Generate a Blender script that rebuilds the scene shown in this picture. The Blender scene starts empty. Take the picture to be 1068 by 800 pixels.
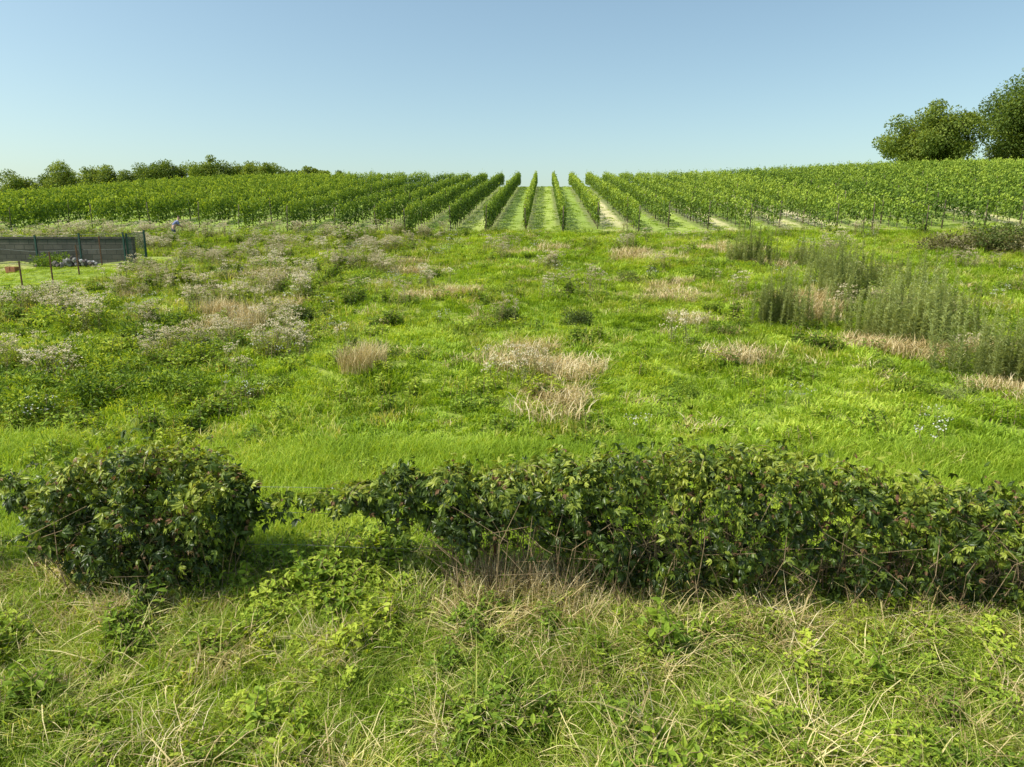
import bpy, math, random, bmesh
import numpy as np
from mathutils import Vector
rng=np.random.default_rng(7); random.seed(7)
scene=bpy.context.scene; COL=scene.collection

# ------------------------------------------------------------ helpers
def sst(a,lo,hi):
    t=np.clip((a-lo)/(hi-lo),0,1); return t*t*(3-2*t)
def wob(x,y,s,seed=0):
    r=np.random.default_rng(100+seed); out=0
    x=np.asarray(x,float); y=np.asarray(y,float)
    for k,a in ((1.0,1.0),(1.9,.6),(3.7,.35)):
        for _ in range(3):
            th=r.uniform(0,6.283); ph=r.uniform(0,6.283)
            u=(x*math.cos(th)+y*math.sin(th))*k/s*6.283
            v=(x*math.cos(th+1.3)+y*math.sin(th+1.3))*k/s*4.1
            out=out+a*np.sin(u+ph+1.3*np.sin(v+ph*2))/3
    return out/1.1
SL=0.1228
def gz(x,y):
    x=np.asarray(x,float); y=np.asarray(y,float)
    yy=np.clip(y,-60,125.6)
    z=SL*yy-0.0025*np.clip(yy-95,0,None)**2
    z=z-0.03*np.clip(y-125.6,0,600)
    xl=np.clip(-35-x,0,75)
    z=z-0.0019*xl**2*sst(y,30,80)
    z=z+1.6*sst(x,10,60)*sst(y,30,68)-1.2*sst(x,60,100)*sst(y,30,68)
    m=sst(y,9,16)*(1-sst(y,110,160))
    z=z+m*(0.17*wob(x,y,9.0,3)+.07*wob(x,y,3.2,4))*(1-.7*sst(y,42,50))
    return z

def add(name,me,parent=None,**kw):
    o=bpy.data.objects.new(name,me); COL.objects.link(o)
    if parent is not None: o.parent=parent
    for k,v in kw.items(): o[k]=v
    return o
def build(name,V,faces,mats=(),midx=None,attrs=None,smooth=False):
    me=bpy.data.meshes.new(name)
    V=np.asarray(V,np.float32).reshape(-1,3)
    fs=[np.asarray(f,np.int32) for f in faces if len(f)]
    loops=np.concatenate([f.ravel() for f in fs])
    tot=np.concatenate([np.full(len(f),f.shape[1],np.int32) for f in fs])
    start=np.concatenate([[0],np.cumsum(tot)[:-1]]).astype(np.int32)
    me.vertices.add(len(V)); me.vertices.foreach_set('co',V.ravel())
    me.loops.add(len(loops)); me.loops.foreach_set('vertex_index',loops)
    me.polygons.add(len(tot)); me.polygons.foreach_set('loop_start',start); me.polygons.foreach_set('loop_total',tot)
    for m in mats: me.materials.append(m)
    if midx is not None: me.polygons.foreach_set('material_index',np.concatenate([np.full(len(f),i,np.int32) for f,i in zip([f for f in faces if len(f)],midx)]))
    me.update(calc_edges=True)
    if attrs:
        for k,v in attrs.items():
            a=me.attributes.new(k,'FLOAT','POINT'); a.data.foreach_set('value',np.asarray(v,np.float32).ravel())
    me.polygons.foreach_set('use_smooth',np.full(len(tot),smooth,bool))
    return me
class Acc:
    def __init__(s): s.V=[];s.F={};s.A=[];s.n=0
    def put(s,V,faces,var,mi=0):
        V=np.asarray(V).reshape(-1,3)
        for f in faces:
            f=np.asarray(f)
            if len(f): s.F.setdefault((f.shape[1],mi),[]).append(f+s.n)
        s.V.append(V); s.A.append(np.broadcast_to(np.asarray(var,float).ravel() if np.ndim(var) else var,(len(V),)).copy()); s.n+=len(V)
    def mesh(s,name,mats,smooth=False):
        ks=list(s.F); 
        return build(name,np.concatenate(s.V),[np.concatenate(s.F[k]) for k in ks],mats,[k[1] for k in ks],{'var':np.concatenate(s.A)},smooth)
def nrm(a): return a/np.maximum(np.linalg.norm(a,axis=-1,keepdims=True),1e-9)
def blades(acc,base,az,h,w,bend,var,mi=0):
    N=len(base); d=np.stack([np.cos(az),np.sin(az),0*az],1); tw=az+rng.uniform(-.9,.9,N)+1.57
    sd=np.stack([np.cos(tw),np.sin(tw),0*az],1); P=[]
    for t,wf in ((0,.8),(.4,1),(.75,.65)):
        c=base+d*(bend*h*t**1.8)[:,None]+np.array([0,0,1])*(h*(t-.55*np.minimum(bend,1.3)*t**2.6))[:,None]
        P+= [c-sd*(w*wf/2)[:,None],c+sd*(w*wf/2)[:,None]]
    P.append(base+d*(bend*h)[:,None]+np.array([0,0,1])*(h*(1-.55*np.minimum(bend,1.3)))[:,None])
    V=np.stack(P,1); i=(np.arange(N)*7)[:,None]
    acc.put(V,[np.concatenate([i+[0,1,3,2],i+[2,3,5,4]]),i+[4,5,6]],np.repeat(var,7),mi)
def leaves(acc,pos,d,n,L,W,var,detail=False,fold=.25,droop=.2,mi=0):
    N=len(pos); d=nrm(d); s=nrm(np.cross(d,n)); n=nrm(np.cross(s,d)); L=L[:,None]; W=W[:,None]
    if detail:
        pt=lambda t,sf,nf: pos+d*L*t+s*W*sf+n*(W*nf-L*droop*t*t)
        V=np.stack([pt(0,0,0),pt(.3,0,0),pt(.65,0,0),pt(1,0,0),pt(.3,-.46,fold),pt(.65,-.38,fold*.8),pt(.3,.46,fold),pt(.65,.38,fold*.8)],1)
        i=(np.arange(N)*8)[:,None]
        F=[np.concatenate([i+[0,1,4],i+[0,6,1],i+[2,3,5],i+[2,7,3]]),np.concatenate([i+[1,2,5,4],i+[1,6,7,2]])]
        acc.put(V,F,np.repeat(var,8),mi)
    else:
        V=np.stack([pos,pos+d*L*.45-s*W*.5+n*W*fold,pos+d*L-n*L*droop,pos+d*L*.45+s*W*.5+n*W*fold],1)
        i=(np.arange(N)*4)[:,None]
        acc.put(V,[np.concatenate([i+[0,2,1],i+[0,3,2]])],np.repeat(var,4),mi)
def rvec(N): return nrm(rng.normal(size=(N,3)))
def tube(acc,pts,rad,sides=6,var=.5,mi=0,cap=True):
    pts=np.asarray(pts,float); n=len(pts); rad=np.broadcast_to(rad,(n,))
    T=np.gradient(pts,axis=0); T=nrm(T); ref=np.array([0,0,1.0]) if abs(T[0][2])<.9 else np.array([1.0,0,0])
    A=nrm(np.cross(T,ref)); B=np.cross(T,A); a=np.arange(sides)/sides*6.2832
    V=pts[:,None]+rad[:,None,None]*(A[:,None]*np.cos(a)[None,:,None]+B[:,None]*np.sin(a)[None,:,None])
    i=np.arange(n-1)[:,None]*sides; k=np.arange(sides)[None]; k2=(k+1)%sides
    Q=np.stack([i+k,i+k2,i+sides+k2,i+sides+k],-1).reshape(-1,4)
    fs=[Q]
    if cap: fs.append((np.arange(sides)+(n-1)*sides)[None]); fs.append(np.arange(sides)[::-1][None])
    acc.put(V,fs,var,mi)
def box(acc,c,s,rz=0,var=.5,mi=0,bev=0):
    c=np.array(c,float); h=np.array(s)/2
    V=np.array([[x,y,z] for z in(-1,1) for y in(-1,1) for x in(-1,1)],float)*h
    cs,sn=math.cos(rz),math.sin(rz); V=V@np.array([[cs,sn,0],[-sn,cs,0],[0,0,1]])+c
    acc.put(V,[np.array([[0,2,3,1],[4,5,7,6],[0,1,5,4],[2,6,7,3],[0,4,6,2],[1,3,7,5]])],var,mi)

# ------------------------------------------------------------ materials
def ramp(nt,fac,cols,k=1):
    r=nt.nodes.new('ShaderNodeValToRGB'); e=r.color_ramp.elements
    n=len(cols)
    while len(e)<n: e.new(.5)
    for i,c in enumerate(cols):
        e[i].position=i/(n-1) if len(c)==3 else c[3]; e[i].color=(c[0]*k,c[1]*k,c[2]*k,1)
    nt.links.new(fac,r.inputs[0]); return r.outputs[0]
def mth(nt,op,a,b=None,clamp=False):
    m=nt.nodes.new('ShaderNodeMath'); m.operation=op; m.use_clamp=clamp
    for i,v in enumerate((a,b)):
        if v is None: continue
        if isinstance(v,(int,float)): m.inputs[i].default_value=v
        else: nt.links.new(v,m.inputs[i])
    return m.outputs[0]
def noise(nt,scale,detail=3,vec=None):
    n=nt.nodes.new('ShaderNodeTexNoise'); n.inputs['Scale'].default_value=scale; n.inputs['Detail'].default_value=detail
    nt.links.new(vec if vec is not None else nt.nodes.new('ShaderNodeNewGeometry').outputs['Position'],n.inputs['Vector']); return n.outputs['Fac']
def foliage(name,cols,ns=.3,wn=.9,wv=.5,wr=.35,trans=.36,rough=.55,spec=.2,tint=(1.45,1.25,.5),k=1.4):
    m=bpy.data.materials.new(name); m.use_nodes=True; nt=m.node_tree; nt.nodes.clear()
    out=nt.nodes.new('ShaderNodeOutputMaterial')
    at=nt.nodes.new('ShaderNodeAttribute'); at.attribute_name='var'
    oi=nt.nodes.new('ShaderNodeObjectInfo')
    nz=noise(nt,ns,3)
    f=mth(nt,'MULTIPLY',mth(nt,'SUBTRACT',nz,.5),wn*2.2)
    f=mth(nt,'ADD',f,mth(nt,'MULTIPLY',mth(nt,'SUBTRACT',at.outputs['Fac'],.5),wv*1.4))
    f=mth(nt,'ADD',f,mth(nt,'MULTIPLY',mth(nt,'SUBTRACT',oi.outputs['Random'],.5),wr*1.4))
    f=mth(nt,'ADD',f,.5,True)
    c=ramp(nt,f,cols,k)
    p=nt.nodes.new('ShaderNodeBsdfPrincipled'); nt.links.new(c,p.inputs['Base Color']); p.inputs['Roughness'].default_value=rough
    p.inputs['Specular IOR Level'].default_value=spec
    t=nt.nodes.new('ShaderNodeBsdfTranslucent')
    mx=nt.nodes.new('ShaderNodeMix'); mx.data_type='RGBA'; mx.blend_type='MULTIPLY'; mx.inputs[0].default_value=1
    nt.links.new(c,mx.inputs[6]); mx.inputs[7].default_value=(*tint,1); nt.links.new(mx.outputs[2],t.inputs[0])
    ms=nt.nodes.new('ShaderNodeMixShader'); ms.inputs[0].default_value=trans
    nt.links.new(p.outputs[0],ms.inputs[1]); nt.links.new(t.outputs[0],ms.inputs[2]); nt.links.new(ms.outputs[0],out.inputs[0])
    return m
def solid(name,c1,c2,scale=5,rough=.8,bump=.2,metal=0):
    m=bpy.data.materials.new(name); m.use_nodes=True; nt=m.node_tree; p=nt.nodes['Principled BSDF']
    nz=noise(nt,scale,6); nt.links.new(ramp(nt,nz,[(*c1,.3),(*c2,.7)]),p.inputs['Base Color']); p.inputs['Roughness'].default_value=rough; p.inputs['Metallic'].default_value=metal
    b=nt.nodes.new('ShaderNodeBump'); b.inputs['Strength'].default_value=bump; nt.links.new(nz,b.inputs['Height']); nt.links.new(b.outputs[0],p.inputs['Normal'])
    return m
M_grass=foliage('meadow_grass',[(.09,.135,.014),(.165,.23,.026),(.245,.31,.04),(.36,.36,.085),(.46,.42,.18)],ns=.25,wn=.9,wv=.55,wr=.4,k=1.5)
M_lush=foliage('lush_grass',[(.10,.165,.013),(.17,.26,.02),(.24,.335,.032),(.34,.40,.065)],ns=.3,wn=.8,k=1.6)
M_dry=foliage('dry_grass',[(.34,.26,.11),(.52,.42,.20),(.68,.56,.30),(.8,.7,.45)],ns=.8,wn=.5,wv=.8,trans=.25,tint=(1.05,.98,.75),k=1.1)
M_mix=foliage('long_grass',[(.09,.14,.014),(.155,.225,.025),(.24,.31,.045),(.40,.40,.12),(.58,.51,.27)],ns=.6,wn=.8,wv=.8,wr=.6,k=1.45)
M_weed=foliage('leafy_weed',[(.055,.095,.012),(.105,.17,.02),(.18,.26,.028),(.31,.37,.048)],ns=.4,wn=.8,wv=.7,trans=.36,k=1.55)
M_grey=foliage('grey_green_weed',[(.14,.165,.06),(.20,.235,.085),(.28,.32,.13)],ns=.6,trans=.42,tint=(1.35,1.2,.65),k=1.65)
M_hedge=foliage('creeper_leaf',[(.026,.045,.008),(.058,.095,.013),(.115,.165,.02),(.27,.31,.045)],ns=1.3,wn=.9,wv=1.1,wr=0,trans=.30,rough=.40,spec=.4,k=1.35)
M_red=foliage('reddish_leaf',[(.15,.09,.04),(.26,.15,.08),(.36,.24,.14)],ns=2,trans=.3,tint=(1.2,.9,.7),k=1.1)
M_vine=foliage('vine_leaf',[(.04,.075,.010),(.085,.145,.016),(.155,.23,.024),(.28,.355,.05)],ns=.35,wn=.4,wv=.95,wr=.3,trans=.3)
M_tree=foliage('tree_leaf',[(.05,.085,.014),(.085,.13,.022),(.13,.18,.03),(.2,.25,.05)],ns=.3,wn=.6,wv=.8,trans=.4,k=1.5)
M_white=foliage('white_petal',[(.5,.5,.42),(.75,.75,.66)],trans=.2,tint=(1,1,1),k=1)
M_pink=foliage('faded_flower',[(.4,.34,.2),(.6,.52,.34),(.75,.68,.52)],trans=.2,tint=(1,1,1),k=1.1)
M_lawn=foliage('lawn_blade',[(.17,.26,.025),(.25,.35,.04),(.33,.41,.06)],ns=.6,k=1.45)
M_bark=solid('bark',(.06,.045,.03),(.16,.12,.08),8,.9,.6)
M_twig=solid('twig',(.14,.095,.05),(.34,.25,.14),20,.9,.3)
M_metal=solid('galvanised_metal',(.10,.105,.10),(.2,.2,.19),20,.6,.1,.3)
M_green=solid('green_coated_metal',(.010,.05,.04),(.016,.07,.055),15,.5,.05)
M_rust=solid('rusty_post',(.07,.035,.02),(.16,.08,.04),20,.9,.3)
M_wood=solid('weathered_wood',(.07,.055,.035),(.16,.125,.085),14,.9,.4)

# ground
mg=bpy.data.materials.new('hillside_ground'); mg.use_nodes=True; nt=mg.node_tree; p=nt.nodes['Principled BSDF']; p.inputs['Roughness'].default_value=.95
geo=nt.nodes.new('ShaderNodeNewGeometry'); pos=geo.outputs['Position']; sep=nt.nodes.new('ShaderNodeSeparateXYZ'); nt.links.new(pos,sep.inputs[0])
n1=noise(nt,.35,5,pos); n2=noise(nt,3.5,6,pos); f=mth(nt,'ADD',mth(nt,'MULTIPLY',n1,.6),mth(nt,'MULTIPLY',n2,.45))
meadow=ramp(nt,f,[(.12,.17,.02,.3),(.19,.265,.03,.45),(.27,.345,.045,.55),(.38,.36,.14,.72)])
lx=mth(nt,'DIVIDE',mth(nt,'ADD',sep.outputs['X'],1.25+250),2.5); li=mth(nt,'FLOOR',lx); fr=mth(nt,'ABSOLUTE',mth(nt,'SUBTRACT',mth(nt,'FRACT',lx),.5))
wn=nt.nodes.new('ShaderNodeTexWhiteNoise'); wn.noise_dimensions='1D'; nt.links.new(li,wn.inputs['W'])
xr=nt.nodes.new('ShaderNodeMapRange'); xr.inputs[1].default_value=-14; xr.inputs[2].default_value=-6; xr.inputs[3].default_value=.15; xr.inputs[4].default_value=1; nt.links.new(sep.outputs['X'],xr.inputs[0])
lane=ramp(nt,mth(nt,'ADD',mth(nt,'MULTIPLY',mth(nt,'MULTIPLY',wn.outputs[0],.65),xr.outputs[0]),mth(nt,'MULTIPLY',n2,.45)),[(.20,.30,.05,.15),(.34,.44,.075,.45),(.54,.51,.24,.66),(.66,.58,.36,.92)])
under=ramp(nt,n2,[(.12,.18,.03,.35),(.24,.25,.09,.65)])
mx=nt.nodes.new('ShaderNodeMix'); mx.data_type='RGBA'; rr=nt.nodes.new('ShaderNodeMapRange'); rr.inputs[1].default_value=.10; rr.inputs[2].default_value=.24
nt.links.new(mth(nt,'SUBTRACT',.5,fr),rr.inputs[0]); nt.links.new(rr.outputs[0],mx.inputs[0]); nt.links.new(under,mx.inputs[6]); nt.links.new(lane,mx.inputs[7])
m2=nt.nodes.new('ShaderNodeMix'); m2.data_type='RGBA'; r2=nt.nodes.new('ShaderNodeMapRange'); r2.inputs[1].default_value=45; r2.inputs[2].default_value=55
nt.links.new(mth(nt,'ADD',sep.outputs['Y'],mth(nt,'MULTIPLY',mth(nt,'SUBTRACT',n1,.5),18)),r2.inputs[0]); nt.links.new(r2.outputs[0],m2.inputs[0]); nt.links.new(meadow,m2.inputs[6]); nt.links.new(mx.outputs[2],m2.inputs[7])
nt.links.new(m2.outputs[2],p.inputs['Base Color'])
b=nt.nodes.new('ShaderNodeBump'); b.inputs['Strength'].default_value=.6; b.inputs['Distance'].default_value=.15; nt.links.new(noise(nt,6,8,pos),b.inputs['Height']); nt.links.new(b.outputs[0],p.inputs['Normal'])
xs=np.concatenate([-np.geomspace(3000,62,22),np.arange(-60,60.1,.6),np.geomspace(62,3000,22)])
ys=np.concatenate([-np.geomspace(1500,6,12),np.arange(-5,130,.6),np.geomspace(132,4000,24)])
X,Y=np.meshgrid(xs,ys); Z=gz(X,Y); V=np.stack([X,Y,Z],-1).reshape(-1,3); nx=len(xs)
i,j=np.meshgrid(np.arange(len(ys)-1),np.arange(nx-1),indexing='ij'); a=(i*nx+j).ravel()
add('ground',build('ground',V,[np.stack([a,a+1,a+1+nx,a+nx],1)],[mg],smooth=True),kind='structure',label='grassy hillside rising to a vineyard on its crest',category='ground')

# ------------------------------------------------------------ instanced ground cover
def src(name,acc,mats): return bpy.data.objects.new(name+'_source',acc.mesh(name,mats))
def scatter(name,source,P,scl,label,cat,tilt=.12,kind='stuff',zs=None):
    N=len(P); me=bpy.data.meshes.new(name); me.vertices.add(N); me.vertices.foreach_set('co',np.asarray(P,np.float32).ravel())
    rot=np.stack([rng.normal(0,tilt,N),rng.normal(0,tilt,N),rng.uniform(0,6.283,N)],1)
    S=np.stack([scl,scl,scl*(zs if zs is not None else 1)],1)
    for k,v in(('rot',rot),('scl',S)):
        at=me.attributes.new(k,'FLOAT_VECTOR','POINT'); at.data.foreach_set('vector',v.astype(np.float32).ravel())
    ng=bpy.data.node_groups.new(name,'GeometryNodeTree')
    ng.interface.new_socket('Geometry',in_out='INPUT',socket_type='NodeSocketGeometry'); ng.interface.new_socket('Geometry',in_out='OUTPUT',socket_type='NodeSocketGeometry')
    gi=ng.nodes.new('NodeGroupInput'); go=ng.nodes.new('NodeGroupOutput'); ip=ng.nodes.new('GeometryNodeInstanceOnPoints'); oi=ng.nodes.new('GeometryNodeObjectInfo')
    oi.inputs['Object'].default_value=source; oi.inputs['As Instance'].default_value=True
    for k,s in(('rot','Rotation'),('scl','Scale')):
        na=ng.nodes.new('GeometryNodeInputNamedAttribute'); na.data_type='FLOAT_VECTOR'; na.inputs['Name'].default_value=k
        ng.links.new(na.outputs['Attribute'],ip.inputs[s])
    ng.links.new(gi.outputs[0],ip.inputs['Points']); ng.links.new(oi.outputs['Geometry'],ip.inputs['Instance']); ng.links.new(ip.outputs[0],go.inputs[0])
    o=add(name,me,kind=kind,label=label,category=cat)
    md=o.modifiers.new('scatter','NODES'); md.node_group=ng; return o
def field(y0,y1,dens,mask=None,margin=2.0):
    A=2*(.80*y1+margin)*(y1-y0); n=int(A*dens); x=rng.uniform(-1,1,n)*(.80*y1+margin); y=rng.uniform(y0,y1,n)
    k=np.abs(x)<.80*y+margin+1; k&=~((x<-19.2)&(y>25.8)&(y<37)&(x>-36))
    x,y=x[k],y[k]
    if mask is not None:
        m=mask(x,y); k=rng.uniform(0,1,len(x))<m; x,y=x[k],y[k]
    return np.stack([x,y,gz(x,y)-.02],1)
def tuft(n,r,h0,h1,w,b0,b1,sp=.8):
    A=Acc(); rr=r*np.sqrt(rng.uniform(0,1,n)); th=rng.uniform(0,6.283,n)
    base=np.stack([rr*np.cos(th),rr*np.sin(th),0*rr],1); az=th+rng.normal(0,sp,n); h=rng.uniform(h0,h1,n)
    blades(A,base,az,h,rng.uniform(.7,1.3,n)*w,rng.uniform(b0,b1,n),rng.uniform(0,1,n))
    return A
S_fine=src('fine_grass',tuft(95,.25,.10,.34,.009,.2,1.0,2),[M_lush])
S_mid=src('mid_grass',tuft(70,.32,.07,.22,.022,.3,1.0),[M_lush])
S_lawn=src('lawn_tuft',tuft(70,.32,.07,.2,.022,.3,1.0),[M_lawn])
S_mix=src('mixed_grass',tuft(55,.30,.15,.42,.018,.2,.9),[M_grass])
S_far=src('far_grass',tuft(50,.6,.08,.25,.05,.3,1.0),[M_lush])
S_long=src('long_grass_tuft',tuft(85,.30,.25,.65,.010,.4,1.4,2.2),[M_mix])
S_dry=src('dry_grass_tuft',tuft(60,.32,.25,.6,.009,.5,1.4,2),[M_dry])
S_drym=src('dry_grass_tuft_mid',tuft(70,.4,.12,.4,.016,.3,1.0,2),[M_dry])
def herb(ns,h,leafL,leafW,per,r=.12,detail=True,top=None,lean=.35):
    A=Acc()
    for s in range(ns):
        az=rng.uniform(0,6.283); b=np.array([rng.uniform(-r,r),rng.uniform(-r,r),0]); hh=h*rng.uniform(.6,1.1); l=rng.uniform(.05,lean)
        t=np.linspace(0,1,5)[:,None]; pts=b+np.array([math.cos(az),math.sin(az),0])*l*hh*t**1.7+np.array([0,0,1])*hh*t
        tube(A,pts,np.linspace(.006,.003,5),3,.3,1)
        tt=rng.uniform(.12,1,per); c=b+np.array([math.cos(az),math.sin(az),0])*(l*hh*tt**1.7)[:,None]+np.array([0,0,1])*(hh*tt)[:,None]
        la=rng.uniform(0,6.283,per); d=np.stack([np.cos(la),np.sin(la),rng.uniform(-.1,.7,per)],1); n=np.array([0,0,1.0])+.35*rng.normal(size=(per,3))
        leaves(A,c,d,n,leafL*rng.uniform(.6,1.2,per)*(1.15-.5*tt),leafW*rng.uniform(.7,1.2,per)*(1.15-.5*tt),rng.uniform(0,1,per)*.6+.4*tt,detail)
        if top:
            k=top; c=pts[-1]+rng.normal(0,.05,(k,3))*[1,1,.35]; leaves(A,c,rvec(k)*[1,1,.2],np.array([0,0,1.0])+.2*rng.normal(size=(k,3)),np.full(k,.035),np.full(k,.035),rng.uniform(0,1,k),False,mi=2)
    return A
S_herb=src('leafy_herb',herb(9,.42,.11,.045,18),[M_weed,M_twig])
S_herbs=src('small_herb',herb(9,.28,.1,.05,12,r=.2),[M_weed,M_twig])
S_broad=src('broadleaf_herb',herb(7,.45,.13,.065,14,r=.16,lean=.8),[M_weed,M_twig])
S_wf=src('white_flower',herb(6,.5,.08,.025,8,r=.3,top=7),[M_weed,M_twig,M_white])
S_pf=src('faded_flower_plant',herb(8,.75,.09,.03,14,r=.22,top=20),[M_grey,M_twig,M_pink])

near=lambda x,y:.8+.2*wob(x,y,2,1)
gap=lambda x,y:np.exp(-((x+2.9)/1.1)**2-((y-8.6)/1.1)**2)
lump=lambda P:np.clip(1.02+.5*wob(P[:,0],P[:,1],1.5,19),.55,1.6)
P=field(3.2,13,52,near,1.5); scatter('grass_cover',S_fine,P,rng.uniform(.8,1.3,len(P)),'fine green grass covering the bank by the hedge','grass')
P=field(3.2,8.5,22,lambda x,y:np.clip(.7+.5*wob(x,y,2.2,11)-gap(x,y),0,1),1.5); scatter('long_grass',S_long,P,rng.uniform(.6,.95,len(P))*lump(P),'long matted green and straw grass on the bank','grass',.3)
P=field(3.2,8.8,24,lambda x,y:np.clip(.15+1.0*wob(x,y,1.3,12)+.55*np.exp(-((y-7.8)/.55)**2)-gap(x,y),0,1),1.5); scatter('dry_grass',S_dry,P,rng.uniform(.6,1.0,len(P))*lump(P),'pale dry grass flopping over the bank','grass',.35)
P=field(3.2,9.0,27,lambda x,y:np.clip(.5+.9*wob(x,y,1.8,13)+.2*sst(x,-1,3)+gap(x,y),0,1)*(1-sst(y,7.4,8.3)*.5*(1-gap(x,y))),1.5); scatter('leafy_undergrowth',S_herb,P,rng.uniform(.6,1.0,len(P))*lump(P)*(1+.5*gap(P[:,0],P[:,1])),'leafy weeds growing through the long grass','weeds',.3)
P=field(3.2,9.0,11,lambda x,y:np.clip(.25+1.0*wob(x,y,2.0,14)+gap(x,y),0,1),1.5); scatter('broadleaf_undergrowth',S_broad,P,rng.uniform(.6,1.0,len(P))*lump(P)*(1+.4*gap(P[:,0],P[:,1])),'broad leaved weeds sprawling on the bank','weeds',.3)
short=lambda x,y:1-.25*sst(wob(x,y,8,21),.1,.6)
P=field(12.6,30,18,short); scatter('meadow_grass',S_mid,P,rng.uniform(.7,1.25,len(P)),'bright green short meadow grass','grass',.15)
P=field(30,47,11,None); scatter('upper_meadow_grass',S_mid,P,rng.uniform(.9,1.6,len(P)),'green meadow grass below the vineyard','grass',.15)
tall=lambda x,y:np.clip(sst(wob(x,y,7,22)+.3*sst(y,16,24)+.45*sst(-x,3,9),.15,.85),.02,1)
P=field(12.2,47,3.8,tall); scatter('rough_meadow_grass',S_mix,P,rng.uniform(.7,1.3,len(P)),'rough taller meadow grass in patches','grass',.15)
P=field(11.5,47,2.6,lambda x,y:np.clip(.06+.75*wob(x,y,5,23)+.55*sst(-x,3,8),.02,1)); scatter('meadow_herbs',S_herbs,P,rng.uniform(.8,1.6,len(P)),'low leafy herbs among the meadow grass','weeds',.15)
P=field(13,47,1.5,lambda x,y:sst(wob(x,y,6,24)+.6*sst(-x,4,9),.45,.95)); scatter('tall_meadow_herbs',S_herb,P,rng.uniform(.9,1.9,len(P)),'knee high green meadow weeds','weeds',.1)
P=field(14,47,3.0,lambda x,y:sst(wob(x,y,5,25)+.3*sst(y,20,34),.35,.95)); scatter('dry_meadow_grass',S_drym,P,rng.uniform(.6,1.2,len(P)),'straw coloured grass patches in the meadow','grass',.15)
P=field(13,47,.4,lambda x,y:sst(wob(x,y,5,26)+.45*sst(-x,2,9),.3,.9)); scatter('white_wildflowers',S_wf,P,rng.uniform(.8,1.3,len(P)),'white flowering weeds scattered in the meadow','wildflowers')
P=field(16,47,2.2,lambda x,y:sst(wob(x,y,6,27)+.65*sst(-x,4,10)-.05,.35,.95)); scatter('faded_wildflowers',S_pf,P,rng.uniform(.8,1.45,len(P)),'faded pale flowering weeds','wildflowers')
P=field(45,109,2.4,lambda x,y:.25+.35*(np.abs(((x+251.25)/2.5)%1-.5)<.36)+.4*(y<51),2); scatter('vineyard_grass',S_far,P,rng.uniform(.3,.65,len(P)),'mown grass between the vine rows','grass')

# ------------------------------------------------------------ vineyard rows
A=Acc(); tube(A,[[0,0,-.3],[0,0,1.0],[0,0,1.85]],[.035,.032,.03],7); ME_POST=A.mesh('vine_post',[M_wood],True)
def vine_row(x,y0,y1,wide=False):
    root=bpy.data.objects.new('vine_row',None); COL.objects.link(root); root.location=(x,y0,float(gz(x,y0)))
    root['label']='green grapevine row on a post and wire trellis'; root['category']='vine row'; root['group']='parallel grapevine rows on the hill'
    L=y1-y0; far=np.clip((math.hypot(x,y0)-50)/50,0,1)
    per=int(185-40*far)*(1.35 if wide else 1); n=int(L*per); t=rng.uniform(0,1,n); yy=y0+L*t
    ph=rng.uniform(0,50); low=.3 if x>-12 else .12
    top=(2.05 if wide else 1.9)+.26*wob(yy+ph,yy*0+x*3,2.6,31); wd=(.22 if wide else .115)+.06*wob(yy+ph,yy*0+x*7,2.2,32)
    dens=wob(yy+ph,0*yy+x*5,1.9,33); hh=low+(top-low)*rng.beta(1.3,1.1,n)+np.maximum(rng.normal(0,.2,n),0)*(rng.uniform(0,1,n)<.35)
    off=wd*np.sqrt(rng.uniform(.05,1,n))*rng.choice([-1,1],n)*(1-.5*((hh-1.1)/1.1)**2)
    keep=(dens>-.4)|(rng.uniform(0,1,n)<.4); keep&=rng.uniform(0,1,n)<np.clip((hh-low+.1)*3,0,1)
    keep&=rng.uniform(0,1,n)<np.clip((yy-y0)/2+.3,0,1)
    P=np.stack([x+off,yy,gz(x+off,yy)+hh],1)[keep]; n=len(P); off=off[keep]; hh=hh[keep]
    d=rvec(n)*[.6,.8,.5]+np.stack([np.sign(off)*.3,0*off,-.55+0*off],1); nn=np.stack([np.sign(off)*1.2,0*off,.4+0*off],1)+.35*rng.normal(size=(n,3))
    s=rng.uniform(.12,.2,n)*(1+.3*far)
    B=Acc(); leaves(B,P,d,nn,s,s*.95,np.clip(rng.uniform(0,1,n)*.6+.45*sst(hh,1.1,2.1),0,1),False,.12,.15)  # shading painted into leaf tone: low leaves darker, row tops lighter, plus random variation
    for k in range(int(L/1.2)):
        yk=y0+.4+k*1.2
        if yk>62: break
        z=float(gz(x,yk)); j=rng.normal(0,.04,2); tube(B,[[x,yk,z-.05],[x+j[0],yk+j[1],z+.4],[x,yk,z+.85]],[.03,.022,.02],4,.3,1,False)
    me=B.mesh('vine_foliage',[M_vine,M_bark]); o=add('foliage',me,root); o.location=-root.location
    k=0; yk=y0+.35
    while yk<y1 and k<5:
        q=add('post',ME_POST,root); q.location=(0,yk-y0,float(gz(x,yk)-gz(x,y0))); q.rotation_euler=(rng.normal(0,.03),rng.normal(0,.03),0); yk+=6; k+=1
xsr=[r*2.5+1.25 for r in range(-6,31)]+[-13.75-3.75*k for k in range(1,22)]
for q,x in enumerate(xsr):
    wide=x<-15
    y0=max(47.5+1.8*math.sin(x*.18)+rng.uniform(-2.4,2.0)+.06*max(0,x-20), abs(x)/.80-3)
    y1=109
    if y0<y1-8: vine_row(x,y0,y1,wide)

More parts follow.
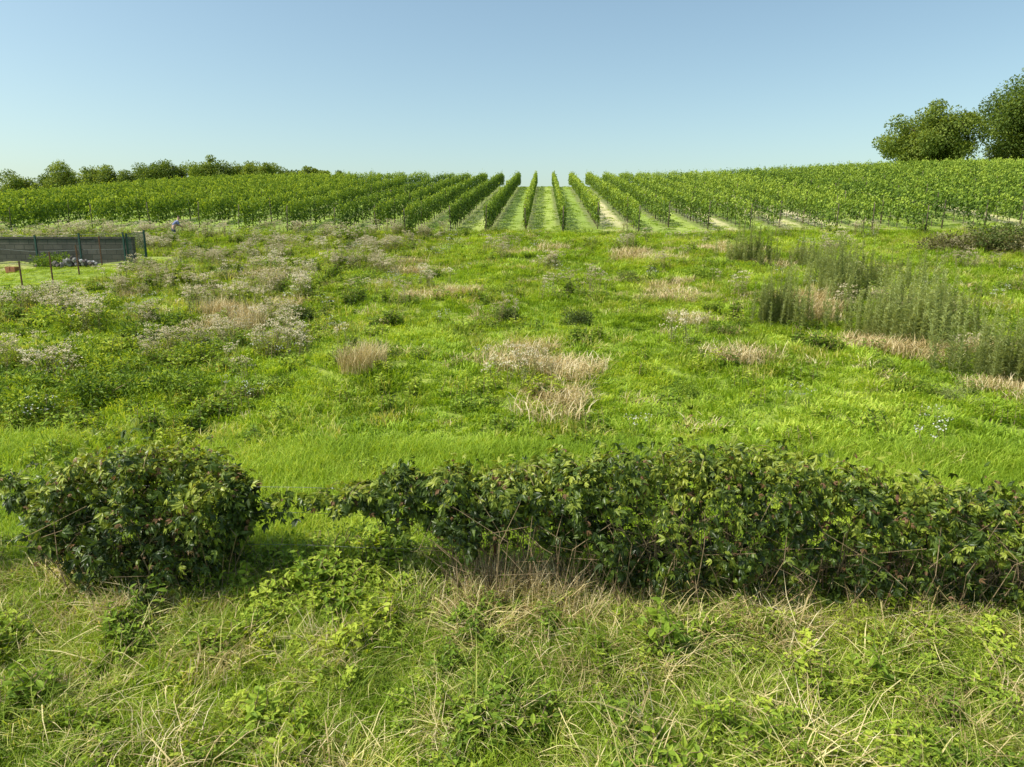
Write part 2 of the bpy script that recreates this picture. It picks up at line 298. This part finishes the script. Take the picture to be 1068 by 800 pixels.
# ------------------------------------------------------------ trees
def tree(x,y,h,rx,rz,label,nl=15000,ls=.26,seed=0,nc=44):
    r=np.random.default_rng(seed); root=bpy.data.objects.new('tree',None); COL.objects.link(root); root.location=(x,y,float(gz(x,y)))
    root['label']=label; root['category']='tree'
    cz=h-rz; A=Acc(); base=[[0,0,-.3],[.1,0,cz*.4],[0,.1,cz*.8],[.1,0,cz+rz*.3]]; tube(A,base,[.035*h,.027*h,.02*h,.01*h],8)
    C=[]
    for k in range(nc):
        u=nrm(r.normal(size=3)); q=r.uniform(.3,.9); c=np.array([u[0]*rx*q,u[1]*rx*q,cz+u[2]*rz*q*(1 if u[2]>0 else .8)]); C.append(c)
        if k<16:
            s=np.array([0,0,cz*r.uniform(.55,1.0)]); m=(s+c)/2+[0,0,.1*rz]; tube(A,[s,m,c],[.012*h,.008*h,.003*h],5)
    add('trunk',A.mesh('trunk',[M_bark],True),root)
    B=Acc(); k=r.integers(0,nc,nl); C=np.array(C); cr=r.uniform(.15,.30,nc)*rx
    u=nrm(r.normal(size=(nl,3))); q=r.uniform(0,1,nl)**.5; P=C[k]+u*(cr[k]*q)[:,None]*[1,1,.75]
    s=r.uniform(.6,1.2,nl)*ls; leaves(B,P,u+.8*nrm(r.normal(size=(nl,3)))-[0,0,.3],u+[0,0,.7]+.5*r.normal(size=(nl,3)),s,s*.7,r.uniform(0,1,nl),False,.15,.15)
    add('crown',B.mesh('crown',[M_tree]),root)
tree(57.5,112,10.4,7.8,5.5,'broad rounded green tree behind the vine rows',34000,seed=1,ls=.36,nc=80)
tree(73.5,111,17.3,10.8,9.2,'tall spreading tree beside the vineyard',52000,seed=2,ls=.38,nc=95)
tree(66,124,10,5,5,'small tree between two larger trees',12000,seed=9,ls=.32)
for x,y,zt,rx in((-101,126,17.2,5),(-95,126,17.5,5),(-90,129,18.4,5),(-86,127,19.2,5.5),(-80.5,127,19.4,5.5),(-75,129,18.9,5),(-69.5,127,19.0,5.2),(-64.5,129,18.4,4.6),(-59.2,125,19.8,5.2),(-54.5,129,18.3,4.2),(-50.5,126,18.6,4.2),(-46.5,128,17.5,3.0),(-40.5,127,18.1,3.0),(-36.8,128,17.1,2.4)):
    h=zt-float(gz(x,y)); tree(x,y,h,rx,h*.42,'leafy treetop showing over the vineyard crest',11000,seed=int(-x),ls=.32,nc=48)

# ------------------------------------------------------------ hedge (creeper over fence)
FY=8.3
def hedge(name,prof,dens,label,cs,th=.42,stems=True,shoots=7,holes=.2):
    root=bpy.data.objects.new(name,None); COL.objects.link(root); x0,x1=prof[0][0],prof[-1][0]; xm=(x0+x1)/2
    root.location=(xm,FY,float(gz(xm,FY))); root['label']=label; root['category']='hedge'
    px,pt,pb=[np.array(v) for v in zip(*[(a,b,c) for a,b,c,_ in prof])]; pd=np.array([q[3] for q in prof])
    n=int(dens*(x1-x0)); x=rng.uniform(x0,x1,n); T=np.interp(x,px,pt)+.16*wob(x,0*x,1.3,cs)+.1*wob(x,0*x,.35,cs+7); B_=np.interp(x,px,pb)+.26*wob(x,0*x,.8,cs+1)
    keep=rng.uniform(0,1,n)<np.interp(x,px,pd); x,T,B_=x[keep],T[keep],B_[keep]; B_=np.minimum(B_,T-.12); n=len(x)
    an=rng.uniform(0,6.283,n); hh=(T-B_)/2; cz=(T+B_)/2
    bulge=1+.6*wob(x*1.0,an*.45,.7,cs+2)
    dep=1-np.abs(rng.normal(0,.15,n)); dep=np.where(rng.uniform(0,1,n)<.12,rng.uniform(1.05,1.35,n),dep)
    ex=np.sign(np.cos(an))*np.abs(np.cos(an))**.8; ez=np.sign(np.sin(an))*np.abs(np.sin(an))**.8
    tw=th*np.clip((T-B_)/1.3,.35,1.0)*(1+.25*wob(x,0*x,1.7,cs+9))
    oy=ex*tw*bulge*dep; oz=ez*hh*(1+.3*(bulge-1))*dep
    P=np.stack([x+rng.normal(0,.06,n),FY+oy,gz(x,FY)+cz+oz],1)
    hw=wob(P[:,0],P[:,2]*1.2,.75,cs+5)
    hole=((hw>holes)&(ez<0)&(rng.uniform(0,1,n)<.88))|((hw>holes+.25)&(rng.uniform(0,1,n)<.75))
    k=~hole; P,ex,ez,tw=P[k],ex[k],ez[k],tw[k]; n=len(P)
    out=nrm(np.stack([.5*rng.normal(size=n),ex/tw*.35,ez*.6+.5],1))
    main=nrm(out*.5+np.array([0,0,-.75])+.6*rng.normal(size=(n,3)))
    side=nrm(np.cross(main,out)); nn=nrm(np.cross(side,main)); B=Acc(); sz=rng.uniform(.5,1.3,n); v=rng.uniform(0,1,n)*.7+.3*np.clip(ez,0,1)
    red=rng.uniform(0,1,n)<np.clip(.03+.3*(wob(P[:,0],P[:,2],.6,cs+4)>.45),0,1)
    for ang,l in((-.9,.6),(-.45,.85),(0,1.0),(.45,.85),(.9,.6)):
        d=main*math.cos(ang)+side*math.sin(ang)
        for mi,mk in((0,~red),(1,red)):
            m=mk.sum(); q=(.112 if mi==0 else .07)
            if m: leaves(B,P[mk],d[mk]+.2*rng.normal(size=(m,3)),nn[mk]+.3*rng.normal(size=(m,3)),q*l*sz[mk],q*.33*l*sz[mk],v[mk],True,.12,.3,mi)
    for q in range(int((x1-x0)*shoots)):
        xx=rng.uniform(x0+.1,x1-.1); a=rng.uniform(0,6.283); t0=np.interp(xx,px,pt)-.05; g=float(gz(xx,FY)); l=rng.uniform(.15,.5)
        t=np.linspace(0,1,6); pts=np.stack([xx+math.cos(a)*l*t,FY+math.sin(a)*l*t+rng.normal(0,.12),g+t0+l*(.9*t-1.0*t**2.2)],1)
        tube(B,pts,.004,3,.3,2,False); m=12; c=pts[rng.integers(1,6,m)]+rng.normal(0,.02,(m,3))
        leaves(B,c,rvec(m)+[0,0,-.3],np.array([0,0,1.0])+.5*rng.normal(size=(m,3)),rng.uniform(.06,.11,m),rng.uniform(.03,.05,m),rng.uniform(.3,1,m),True,.12,.3,0)
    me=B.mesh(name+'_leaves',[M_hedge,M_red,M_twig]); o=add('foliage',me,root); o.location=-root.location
    if stems:
        A=Acc()
        for k in range(int((x1-x0)*60)):
            xx=rng.uniform(x0+.1,x1-.1); t=np.interp(xx,px,pt)*rng.uniform(.3,.88)
            if np.interp(xx,px,pb)>.9 or np.interp(xx,px,pd)<.9: continue
            g=float(gz(xx,FY)); j=rng.normal(0,.24,(2,2)); y0=FY+rng.normal(-.1,.18)
            tube(A,[[xx,y0,g],[xx+j[0,0]*.5,y0+j[0,1]*.5,g+t*.4],[xx+j[0,0],y0+j[0,1]*.7,g+t*.7],[xx+j[1,0]*1.5,y0+j[1,1]*.9,g+t]],[.008,.006,.0045,.003],4,.5,0,False)
        o=add('stems',A.mesh('stems',[M_twig]),root); o.location=-root.location
    return root
hedge('creeper_hedge',[(-2.55,1.42,1.25,.5),(-2.1,1.55,1.15,.7),(-1.6,1.55,1.05,.85),(-1.25,1.62,.9,1),(-.8,1.68,.8,1),(-.2,1.74,.88,1),(.5,1.8,.8,1),(.9,1.85,.5,1),(1.4,1.9,.2,1),(2.3,1.98,.05,1),(3.4,1.84,.05,1),(4,1.72,.15,1),(4.6,1.6,.0,1),(5.2,1.5,.0,1),(6,1.5,-.05,1),(9,1.5,-.05,1)],2300,'long dense hedge of creeper over a wire fence',41)
hedge('creeper_bush',[(-6.6,1.3,.9,.3),(-6.25,1.6,.55,.85),(-5.9,1.7,.2,1),(-5.3,1.85,.0,1),(-4.9,1.95,0,1),(-4.45,1.72,.15,1),(-4.15,1.62,.4,1),(-3.8,1.4,.85,.6)],3300,'irregular dark creeper bush swallowing a fence post',51,.58,holes=.35,shoots=14)
hedge('creeper_vine',[(-9,1.6,.9,.35),(-7.6,1.55,1.0,.5),(-6.9,1.5,1.1,.6),(-6.5,1.45,1.15,.5)],900,'thin creeper strands trailing along fence wires',61,.26,False)
hedge('creeper_vine',[(-3.9,1.36,1.0,.6),(-3.4,1.3,1.05,.35),(-3.0,1.32,1.1,.25),(-2.5,1.4,1.1,.5)],500,'thin creeper strands hanging from fence wires',66,.2,False,3)

root=bpy.data.objects.new('wire_fence',None); COL.objects.link(root); root.location=(0,FY,float(gz(0,FY))); root['label']='old wire mesh fence overgrown by creeper'; root['category']='fence'
A=Acc(); tube(A,[[0,0,-.3],[0,0,.8],[0,0,1.45]],.02,8); mp=A.mesh('fence_post',[M_rust],True)
for x in (-7.5,-5.0,-.6,1.9,4.4,6.9):
    o=add('post',mp,root); o.location=(x,0.0,0)
A=Acc()
for z in(.15,.6,1.05,1.40): tube(A,[[x,.03,z-.015*math.sin(x*2.4)] for x in np.arange(-9,9.6,.6)],.0025,4)
for x in np.arange(-9,9.4,.1): tube(A,[[x,.033,.15],[x,.033,1.40]],.0012,3)
add('wire_mesh',A.mesh('wire_mesh',[M_metal]),root)

# ------------------------------------------------------------ tall weeds, clumps, shrubs
def place(base,name,x,y,s,label,cat,group,sz=1):
    o=add(name,base,label=label,category=cat,group=group); o.location=(x,y,float(gz(x,y))-.02); o.scale=(s,s,s*sz); o.rotation_euler=(0,0,rng.uniform(0,6.283)); return o
def tallweed():
    A=Acc()
    for s in range(7):
        b=np.array([*rng.normal(0,.24,2),0]); h=rng.uniform(.8,1.85); ln=rng.normal(0,.08,2); n=105
        tube(A,[b,b+[ln[0]*.5,ln[1]*.5,h*.5],b+[ln[0]*1.5,ln[1]*1.5,h]],[.010,.007,.004],4,.4,0,False)
        t=rng.uniform(.08,1,n); c=b+np.stack([ln[0]*1.5*t,ln[1]*1.5*t,h*t],1); la=rng.uniform(0,6.283,n)
        d=np.stack([np.cos(la),np.sin(la),rng.uniform(.5,1.5,n)],1)
        leaves(A,c,d,np.stack([-np.cos(la),-np.sin(la),.6+0*la],1)+.2*rng.normal(size=(n,3)),rng.uniform(.10,.18,n)*(1.2-.65*t),np.full(n,.025),rng.uniform(0,1,n)*.6+.4*t,False,.05,.2)
    return A.mesh('tall_weed',[M_grey])
TW=[tallweed() for _ in range(5)]
for cx,cy,n,rx,ry in((7.9,23.3,14,.5,.6),(10.2,35,11,.6,.6),(12.4,34,8,.5,.6),(10.5,21.0,16,.55,.6),(11.9,22.5,12,.6,.7),(11.4,17.3,12,.5,.4),(12.5,17.0,14,.6,.5),(13.6,18.0,11,.8,.6),(11.0,26.5,14,.6,.9),(12.6,29.5,12,.7,.9),(15,30,6,.8,.8),(14.6,19.5,6,.6,.5)):
    for _ in range(n): place(TW[rng.integers(5)],'tall_weed',cx+rng.normal(0,rx),cy+rng.normal(0,ry),rng.uniform(.75,1.25),'tall upright grey green weed in a thick stand','weed','stand of tall horseweed',rng.uniform(.9,1.15))
DG=[tuft(330,.45,.4,1.1,.011,.1,.65,1.5).mesh('dry_clump',[M_dry]) for _ in range(3)]
LOW=[tuft(440,.7,.12,.5,.014,.3,1.1,3).mesh('dry_patch',[M_dry]) for _ in range(3)]
for x,y,s,z in((-4.7,17.1,1.0,1.1),(-4.4,17.5,.8,1),(-5.1,17.6,.7,.8),(-9.5,22,1.0,.9),(-11.3,23.5,1.1,.9),(-10.2,23,1.0,.9),(9.1,23.5,1.1,.8),(9.8,25.5,1.2,.7),(-.2,7.85,.7,.9),(.5,7.9,.7,.8),(-.7,8.0,.8,1.0),(-1.1,7.8,.6,.9),(0.1,7.6,.6,.8),(.2,8.1,.8,1.0),(-.4,8.2,.8,1.0),(-5.9,7.3,.5,.6),(1.0,7.8,.6,.7),(2.2,7.6,.5,.7),(-4.0,7.7,.5,.8),(-5.0,7.5,.5,.7),(3.3,7.6,.5,.7),(4.6,7.6,.5,.7)):
    place(DG[rng.integers(3)],'dry_grass_clump',x,y,s,'pale straw coloured upright clump of dry grass','grass clump','dry grass clumps in the meadow',z)
for cx,cy,n,rx,ry in((.4,15.7,6,.55,.7),(-.6,19.0,7,.7,1.3),(.6,17.6,3,.4,.5),(4.7,27.5,11,1.0,2.6),(5.1,37,8,1.6,2.6),(9.7,19.6,6,.6,.9),(5.5,18.8,3,.4,.7),(0,39,7,1.4,2.8),(9.4,25,10,.8,2.8),(-10.5,24,10,1.3,2.8),(-13,30,9,2.0,3),(-3.5,26.5,4,.8,2),(10.2,38,8,2.4,3),(-7,32,6,1.2,2.4),(10.9,16.4,4,.6,.5),(13,26,6,1,2),(12,20,4,.8,.6)):
    for _ in range(n): place(LOW[rng.integers(3)],'dry_grass_clump',cx+rng.normal(0,rx*.6),cy+rng.normal(0,ry*.6),rng.uniform(.6,1.2)*(1+.008*cy),'low rounded patch of bleached dry grass','grass clump','dry grass clumps in the meadow',rng.uniform(.8,1.2))
def shrub(n,r,h,mat,ls):
    A=Acc(); C=np.stack([rng.normal(0,r*.5,14),rng.normal(0,r*.5,14),rng.uniform(.12,.75,14)*h],1); k=rng.integers(0,14,n)
    u=rvec(n); P=C[k]+u*(r*.36*rng.uniform(0,1,n)**.5)[:,None]; P[:,2]=np.abs(P[:,2]); s=rng.uniform(.6,1.2,n)*ls
    leaves(A,P,u+.6*rvec(n),u+[0,0,.8]+.4*rng.normal(size=(n,3)),s,s*.5,rng.uniform(0,1,n),False,.15,.2)
    for c in C: tube(A,[[0,0,0],c*.5+[0,0,.05],c],[.012,.009,.004],4,.5,1,False)
    return A.mesh('shrub',[mat,M_twig])
M_dark=foliage('shrub_leaf',[(.05,.075,.02),(.085,.12,.028),(.15,.18,.05)],ns=.5,trans=.3)
M_brown=foliage('brownish_shrub_leaf',[(.07,.075,.03),(.13,.125,.05),(.22,.19,.09)],ns=.8,trans=.25)
SH=[shrub(1500,.7,.7,M_dark,.1),shrub(1500,.8,.7,M_weed,.11),shrub(1500,.8,.6,M_grey,.1),shrub(1500,.9,.6,M_brown,.1)]
for x,y,s,k in((-1.2,23.2,.7,0),(1.1,22.4,.8,0),(6.8,31,.9,1),(-11.2,14.1,1.1,1),(-10,14.9,1.0,1),(-12.4,15.2,1.2,1),(-8.6,15.6,.9,1),(-11,17,1.1,1),(-13,18,1.2,1),(-9.4,18.2,.8,1),(-12,20.5,1.1,1),(-14.5,21,1.2,1),(-8.2,23.5,.8,0),(-9.3,27,.9,1),(21.0,38.3,1.4,3),(22.3,38,1.6,3),(23.7,38,1.7,0),(25.0,37.5,1.8,3),(27,39,2.2,0),(24.8,40,1.9,0),(16,40,1.0,1),(3.5,16.5,.5,1),(8.6,16.4,.6,1),(9.4,15.8,.5,2),(5.5,21.5,.6,1),(-16,24,1.1,1),(-19,24.5,1.1,1),(12.5,24,.9,1),(-24.4,33.6,1.1,1),(-1.8,27,.6,1),(3.6,30,.7,0),(14.5,21,.9,1),(-3.5,8.8,.6,1),(-3.1,8.4,.5,2),(-2.7,9.1,.6,1),(-2.2,8.5,.5,1),(-1.9,8.9,.6,2),(-3.6,8.0,.5,1),(-17,42,1.3,1),(-12,43,1.1,1),(-23.4,42.2,1.1,1),(-22.2,42.3,1.1,1)):
    place(SH[k],'shrub',x,y,s,['low dark green shrub in the meadow','leafy mid green weedy shrub','greyish green bushy shrub','brownish half withered low shrub'][k],'shrub','shrubs dotted over the meadow')

# ------------------------------------------------------------ wall, fences, piles
mw=bpy.data.materials.new('block_wall'); mw.use_nodes=True; nt=mw.node_tree; p=nt.nodes['Principled BSDF']; p.inputs['Roughness'].default_value=.95
tc=nt.nodes.new('ShaderNodeTexCoord'); sp=nt.nodes.new('ShaderNodeSeparateXYZ'); nt.links.new(tc.outputs['Object'],sp.inputs[0]); cb=nt.nodes.new('ShaderNodeCombineXYZ')
nt.links.new(mth(nt,'ADD',sp.outputs['X'],sp.outputs['Y']),cb.inputs[0]); nt.links.new(sp.outputs['Z'],cb.inputs[1])
bt=nt.nodes.new('ShaderNodeTexBrick'); nt.links.new(cb.outputs[0],bt.inputs['Vector']); bt.inputs['Scale'].default_value=1; bt.inputs['Brick Width'].default_value=.5; bt.inputs['Row Height'].default_value=.24; bt.inputs['Mortar Size'].default_value=.018
bt.inputs['Color1'].default_value=(.085,.08,.068,1); bt.inputs['Color2'].default_value=(.135,.125,.108,1); bt.inputs['Mortar'].default_value=(.05,.048,.042,1)
mm=nt.nodes.new('ShaderNodeMix'); mm.data_type='RGBA'; mm.blend_type='MULTIPLY'; mm.inputs[0].default_value=.6; nt.links.new(bt.outputs[0],mm.inputs[6]); nt.links.new(ramp(nt,noise(nt,1.5,6),[(.5,.5,.45,.3),(1.2,1.15,1.1,.7)]),mm.inputs[7]); nt.links.new(mm.outputs[2],p.inputs['Base Color'])
gw=float(gz(-24,34)); root=bpy.data.objects.new('block_wall',None); COL.objects.link(root); root.location=(-26.1,34.6,gw-.1); root['label']='weathered grey block wall at the garden edge'; root['category']='wall'
A=Acc(); box(A,(0,0,.5),(11,.25,2.0)); add('masonry',A.mesh('masonry',[mw]),root)
A=Acc(); 
for k in range(11): box(A,(-5+k*1.0,0,1.545),(.985,.34,.085))
add('coping',A.mesh('coping',[solid('coping_stone',(.06,.048,.04),(.11,.095,.08),6)]),root)
def mesh_fence(name,p0,p1,h,step,label,cat,mat,ps,wire,vert=True,n_posts=3):
    p0=np.array(p0,float);p1=np.array(p1,float); L=np.linalg.norm(p1-p0); root=bpy.data.objects.new(name,None); COL.objects.link(root); g0=float(gz(*p0)); root.location=(*p0,g0); root['label']=label; root['category']=cat
    A=Acc(); box(A,(0,0,h/2-.1),(ps,ps,h+.25)); box(A,(0,0,h+.04),(ps*1.15,ps*1.15,.02)); m=A.mesh('post',[mat])
    for k in range(n_posts):
        q=p0+(p1-p0)*k/(n_posts-1); o=add('post',m,root); o.location=(*(q-p0),float(gz(*q))-g0)
    A=Acc(); d=(p1-p0)/L
    gf=lambda s: float(gz(*(p0+d*s)))-g0
    for z in (np.array([.1,.5*h,h-.03]) if vert else (h*.3,h*.6,h*.93)): tube(A,[[*(d*s),gf(s)+z] for s in np.linspace(0,L,6)],wire,4)
    if vert:
        for s in np.arange(0,L,step): tube(A,[[*(d*s),gf(s)+.1],[*(d*s),gf(s)+h-.03]],wire*.8,3)
    add('wire_mesh',A.mesh('wires',[mat if vert else M_metal]),root)
mesh_fence('mesh_fence',(-32,34.0),(-20.75,34.0),1.55,.07,'green coated wire mesh garden fence before a wall','fence',M_green,.07,.006,n_posts=6)
mesh_fence('mesh_fence',(-20.65,34.1),(-20.6,35.6),1.5,.05,'green wire mesh fence running uphill','fence',M_green,.07,.012,n_posts=2)
mesh_fence('post_fence',(-21.0,27.2),(-21.6,33.4),1.35,.1,'rusty thin posts with slack wires on the lawn','fence',M_rust,.045,.004,False,4)
A=Acc()
for k in range(60):
    a=rng.uniform(0,6.283); r=abs(rng.normal(0,.55)); z=max(0,.42-.35*r)*rng.uniform(0,1); s=rng.uniform(.12,.28,3)
    V=rvec(14)*s/1.6+[r*math.cos(a)*1.3,r*math.sin(a)*.6,z+.05]
    bm=bmesh.new(); [bm.verts.new(v) for v in V]; bmesh.ops.convex_hull(bm,input=bm.verts); bm.verts.ensure_lookup_table(); bm.verts.index_update()
    F=np.array([[v.index for v in f.verts] for f in bm.faces if len(f.verts)==3]); VV=np.array([v.co[:] for v in bm.verts]); bm.free(); A.put(VV,[F],rng.uniform())
ro=add('rubble_pile',A.mesh('rubble_pile',[foliage('rubble',[(.12,.10,.09),(.26,.24,.22),(.5,.49,.48)],wv=1.2,wn=.3,trans=0,rough=.9,spec=.1,k=.85)]),label='heap of grey and pale rubble on the lawn',category='rubble pile'); ro.location=(-22.7,33.0,float(gz(-22.7,33.0)))
A=Acc()
for k in range(18):
    box(A,((k%2)*.26-.13+rng.normal(0,.01),((k//2)%3)*.125-.125,(k//6)*.075+.04+.0),(.245,.118,.07),rng.normal(0,.03))
ro=add('brick_stack',A.mesh('brick_stack',[solid('red_brick',(.3,.11,.055),(.42,.18,.09),12)]),label='small stack of orange red bricks on grass',category='bricks'); ro.location=(-25.3,32.3,float(gz(-25.3,32.3))); ro.scale=(.9,1.0,1.3)
n=4600; x=rng.uniform(-36,-18.6,n); y=rng.uniform(25.0,33.9,n)
scatter('lawn_grass',S_lawn,np.stack([x,y,gz(x,y)-.02],1),rng.uniform(.6,1.0,n),'short mown bright lawn grass by the wall','grass',.1,zs=.33)

# ------------------------------------------------------------ person (bending at the vine rows)
def skinned(name,V,E,R,mat,parent=None,sub=2):
    me=bpy.data.meshes.new(name); me.from_pydata(V,E,[]); me.materials.append(mat); o=add(name,me,parent)
    s=o.modifiers.new('skin','SKIN')
    for i,r in enumerate(R): o.data.skin_vertices[0].data[i].radius=(r,r)
    o.data.skin_vertices[0].data[0].use_root=True
    u=o.modifiers.new('sub','SUBSURF'); u.levels=sub; u.render_levels=sub; return o
V=[(0,0,.95),(.12,0,1.12),(.26,0,1.3),(.34,0,1.4),(.38,0,1.47),(.41,0,1.55),(.44,0,1.63)]; E=[(0,1),(1,2),(2,3),(3,4),(4,5),(5,6)]; R=[.15,.14,.15,.07,.06,.1,.08]
for s in(1,-1):
    i=len(V); V+=[(.28,.19*s,1.33),(.36,.24*s,1.08),(.58,.2*s,1.0),(.64,.19*s,.99)]; E+=[(2,i),(i,i+1),(i+1,i+2),(i+2,i+3)]; R+=[.06,.046,.035,.03]
    for f,(dy,l) in enumerate(((-.03,.07),(-.01,.085),(.01,.08),(.03,.065))):
        k=len(V); V+=[(.69,.19*s+dy,.985),(.69+l*.6,.19*s+dy*1.2,.96)]; E+=[(i+3,k),(k,k+1)]; R+=[.011,.008]
    k=len(V); V+=[(.66,.15*s,.98)]; E+=[(i+3,k)]; R+=[.011]
    i=len(V); V+=[(0,.1*s,.86),(.05,.12*s,.5),(-.02,.12*s,.1),(.14,.13*s,.05)]; E+=[(0,i),(i,i+1),(i+1,i+2),(i+2,i+3)]; R+=[.1,.065,.045,.04]
skin=solid('skin',(.45,.27,.19),(.5,.31,.22),5,.6,0); 
body=skinned('person',V,E,R,skin); px,py=-23.1,43.2; body.location=(px,py,float(gz(px,py))-.02); body.scale=(.9,.9,.9); body.rotation_euler=(0,0,.7); body['label']='person in pale blue shirt leaning towards the vines'; body['category']='person'
shV=[(.02,0,1.0),(.12,0,1.13),(.26,0,1.31),(.32,0,1.38)]; shE=[(0,1),(1,2),(2,3)]; shR=[.165,.155,.165,.085]
for s in(1,-1):
    i=len(shV); shV+=[(.28,.2*s,1.33),(.36,.245*s,1.1)]; shE+=[(2,i),(i,i+1)]; shR+=[.075,.06]
skinned('shirt',shV,shE,shR,solid('pale_blue_cloth',(.13,.16,.30),(.2,.23,.4),6,.9,.1),body)
tv=[(0,0,.97),(0,0,.9)]; te=[(0,1)]; tr=[.16,.14]
for s in(1,-1):
    i=len(tv); tv+=[(0,.1*s,.84),(.05,.12*s,.5),(-.02,.12*s,.12)]; te+=[(1,i),(i,i+1),(i+1,i+2)]; tr+=[.11,.085,.07]
skinned('trousers',tv,te,tr,solid('dark_denim',(.03,.045,.09),(.06,.08,.14),10,.9,.1),body)
skinned('hair',[(.39,0,1.6),(.42,0,1.66),(.47,0,1.67)],[(0,1),(1,2)],[.1,.085,.06],solid('brown_hair',(.05,.03,.02),(.1,.06,.035),20,.7,.2),body)
A=Acc(); 
for s in(1,-1): box(A,(.525,.035*s,1.58),(.015,.022,.012))
box(A,(.53,0,1.51),(.012,.045,.01)); add('face_features',A.mesh('face_features',[solid('dark_feature',(.03,.015,.01),(.06,.03,.02))]),body)

# ------------------------------------------------------------ light, sky, camera
EL,AZ=math.radians(54),math.radians(-108)   # azimuth from +Y, negative = towards -X
sd=Vector((math.sin(AZ)*math.cos(EL),math.cos(AZ)*math.cos(EL),math.sin(EL)))
l=bpy.data.lights.new('sun','SUN'); l.energy=5.0; l.angle=math.radians(.5); l.color=(1,.945,.84); lo=bpy.data.objects.new('sun',l); COL.objects.link(lo); lo.rotation_euler=sd.to_track_quat('Z','Y').to_euler(); lo.location=(0,0,60)
w=bpy.data.worlds.new('World'); scene.world=w; w.use_nodes=True; nt=w.node_tree; bg=nt.nodes['Background']
sk=nt.nodes.new('ShaderNodeTexSky'); sk.sky_type='NISHITA'; sk.sun_disc=False; sk.sun_elevation=EL; sk.sun_rotation=AZ; sk.air_density=1.0; sk.dust_density=1.8; sk.ozone_density=1.0
mc=nt.nodes.new('ShaderNodeMix'); mc.data_type='RGBA'; mc.blend_type='MULTIPLY'; mc.inputs[0].default_value=1; mc.inputs[7].default_value=(1.2,1.27,1.12,1)
nt.links.new(sk.outputs[0],mc.inputs[6]); nt.links.new(mc.outputs[2],bg.inputs[0]); bg.inputs[1].default_value=.15
c=bpy.data.cameras.new('camera'); c.sensor_width=36; c.lens=722/1068*36; c.clip_end=8000; co=bpy.data.objects.new('camera',c); COL.objects.link(co); co.location=(0,0,5.6)
co.rotation_euler=(math.radians(90-12),0,math.radians(2.6)); scene.camera=co
scene.view_settings.view_transform='Standard'; scene.view_settings.look='None'; scene.view_settings.exposure=0
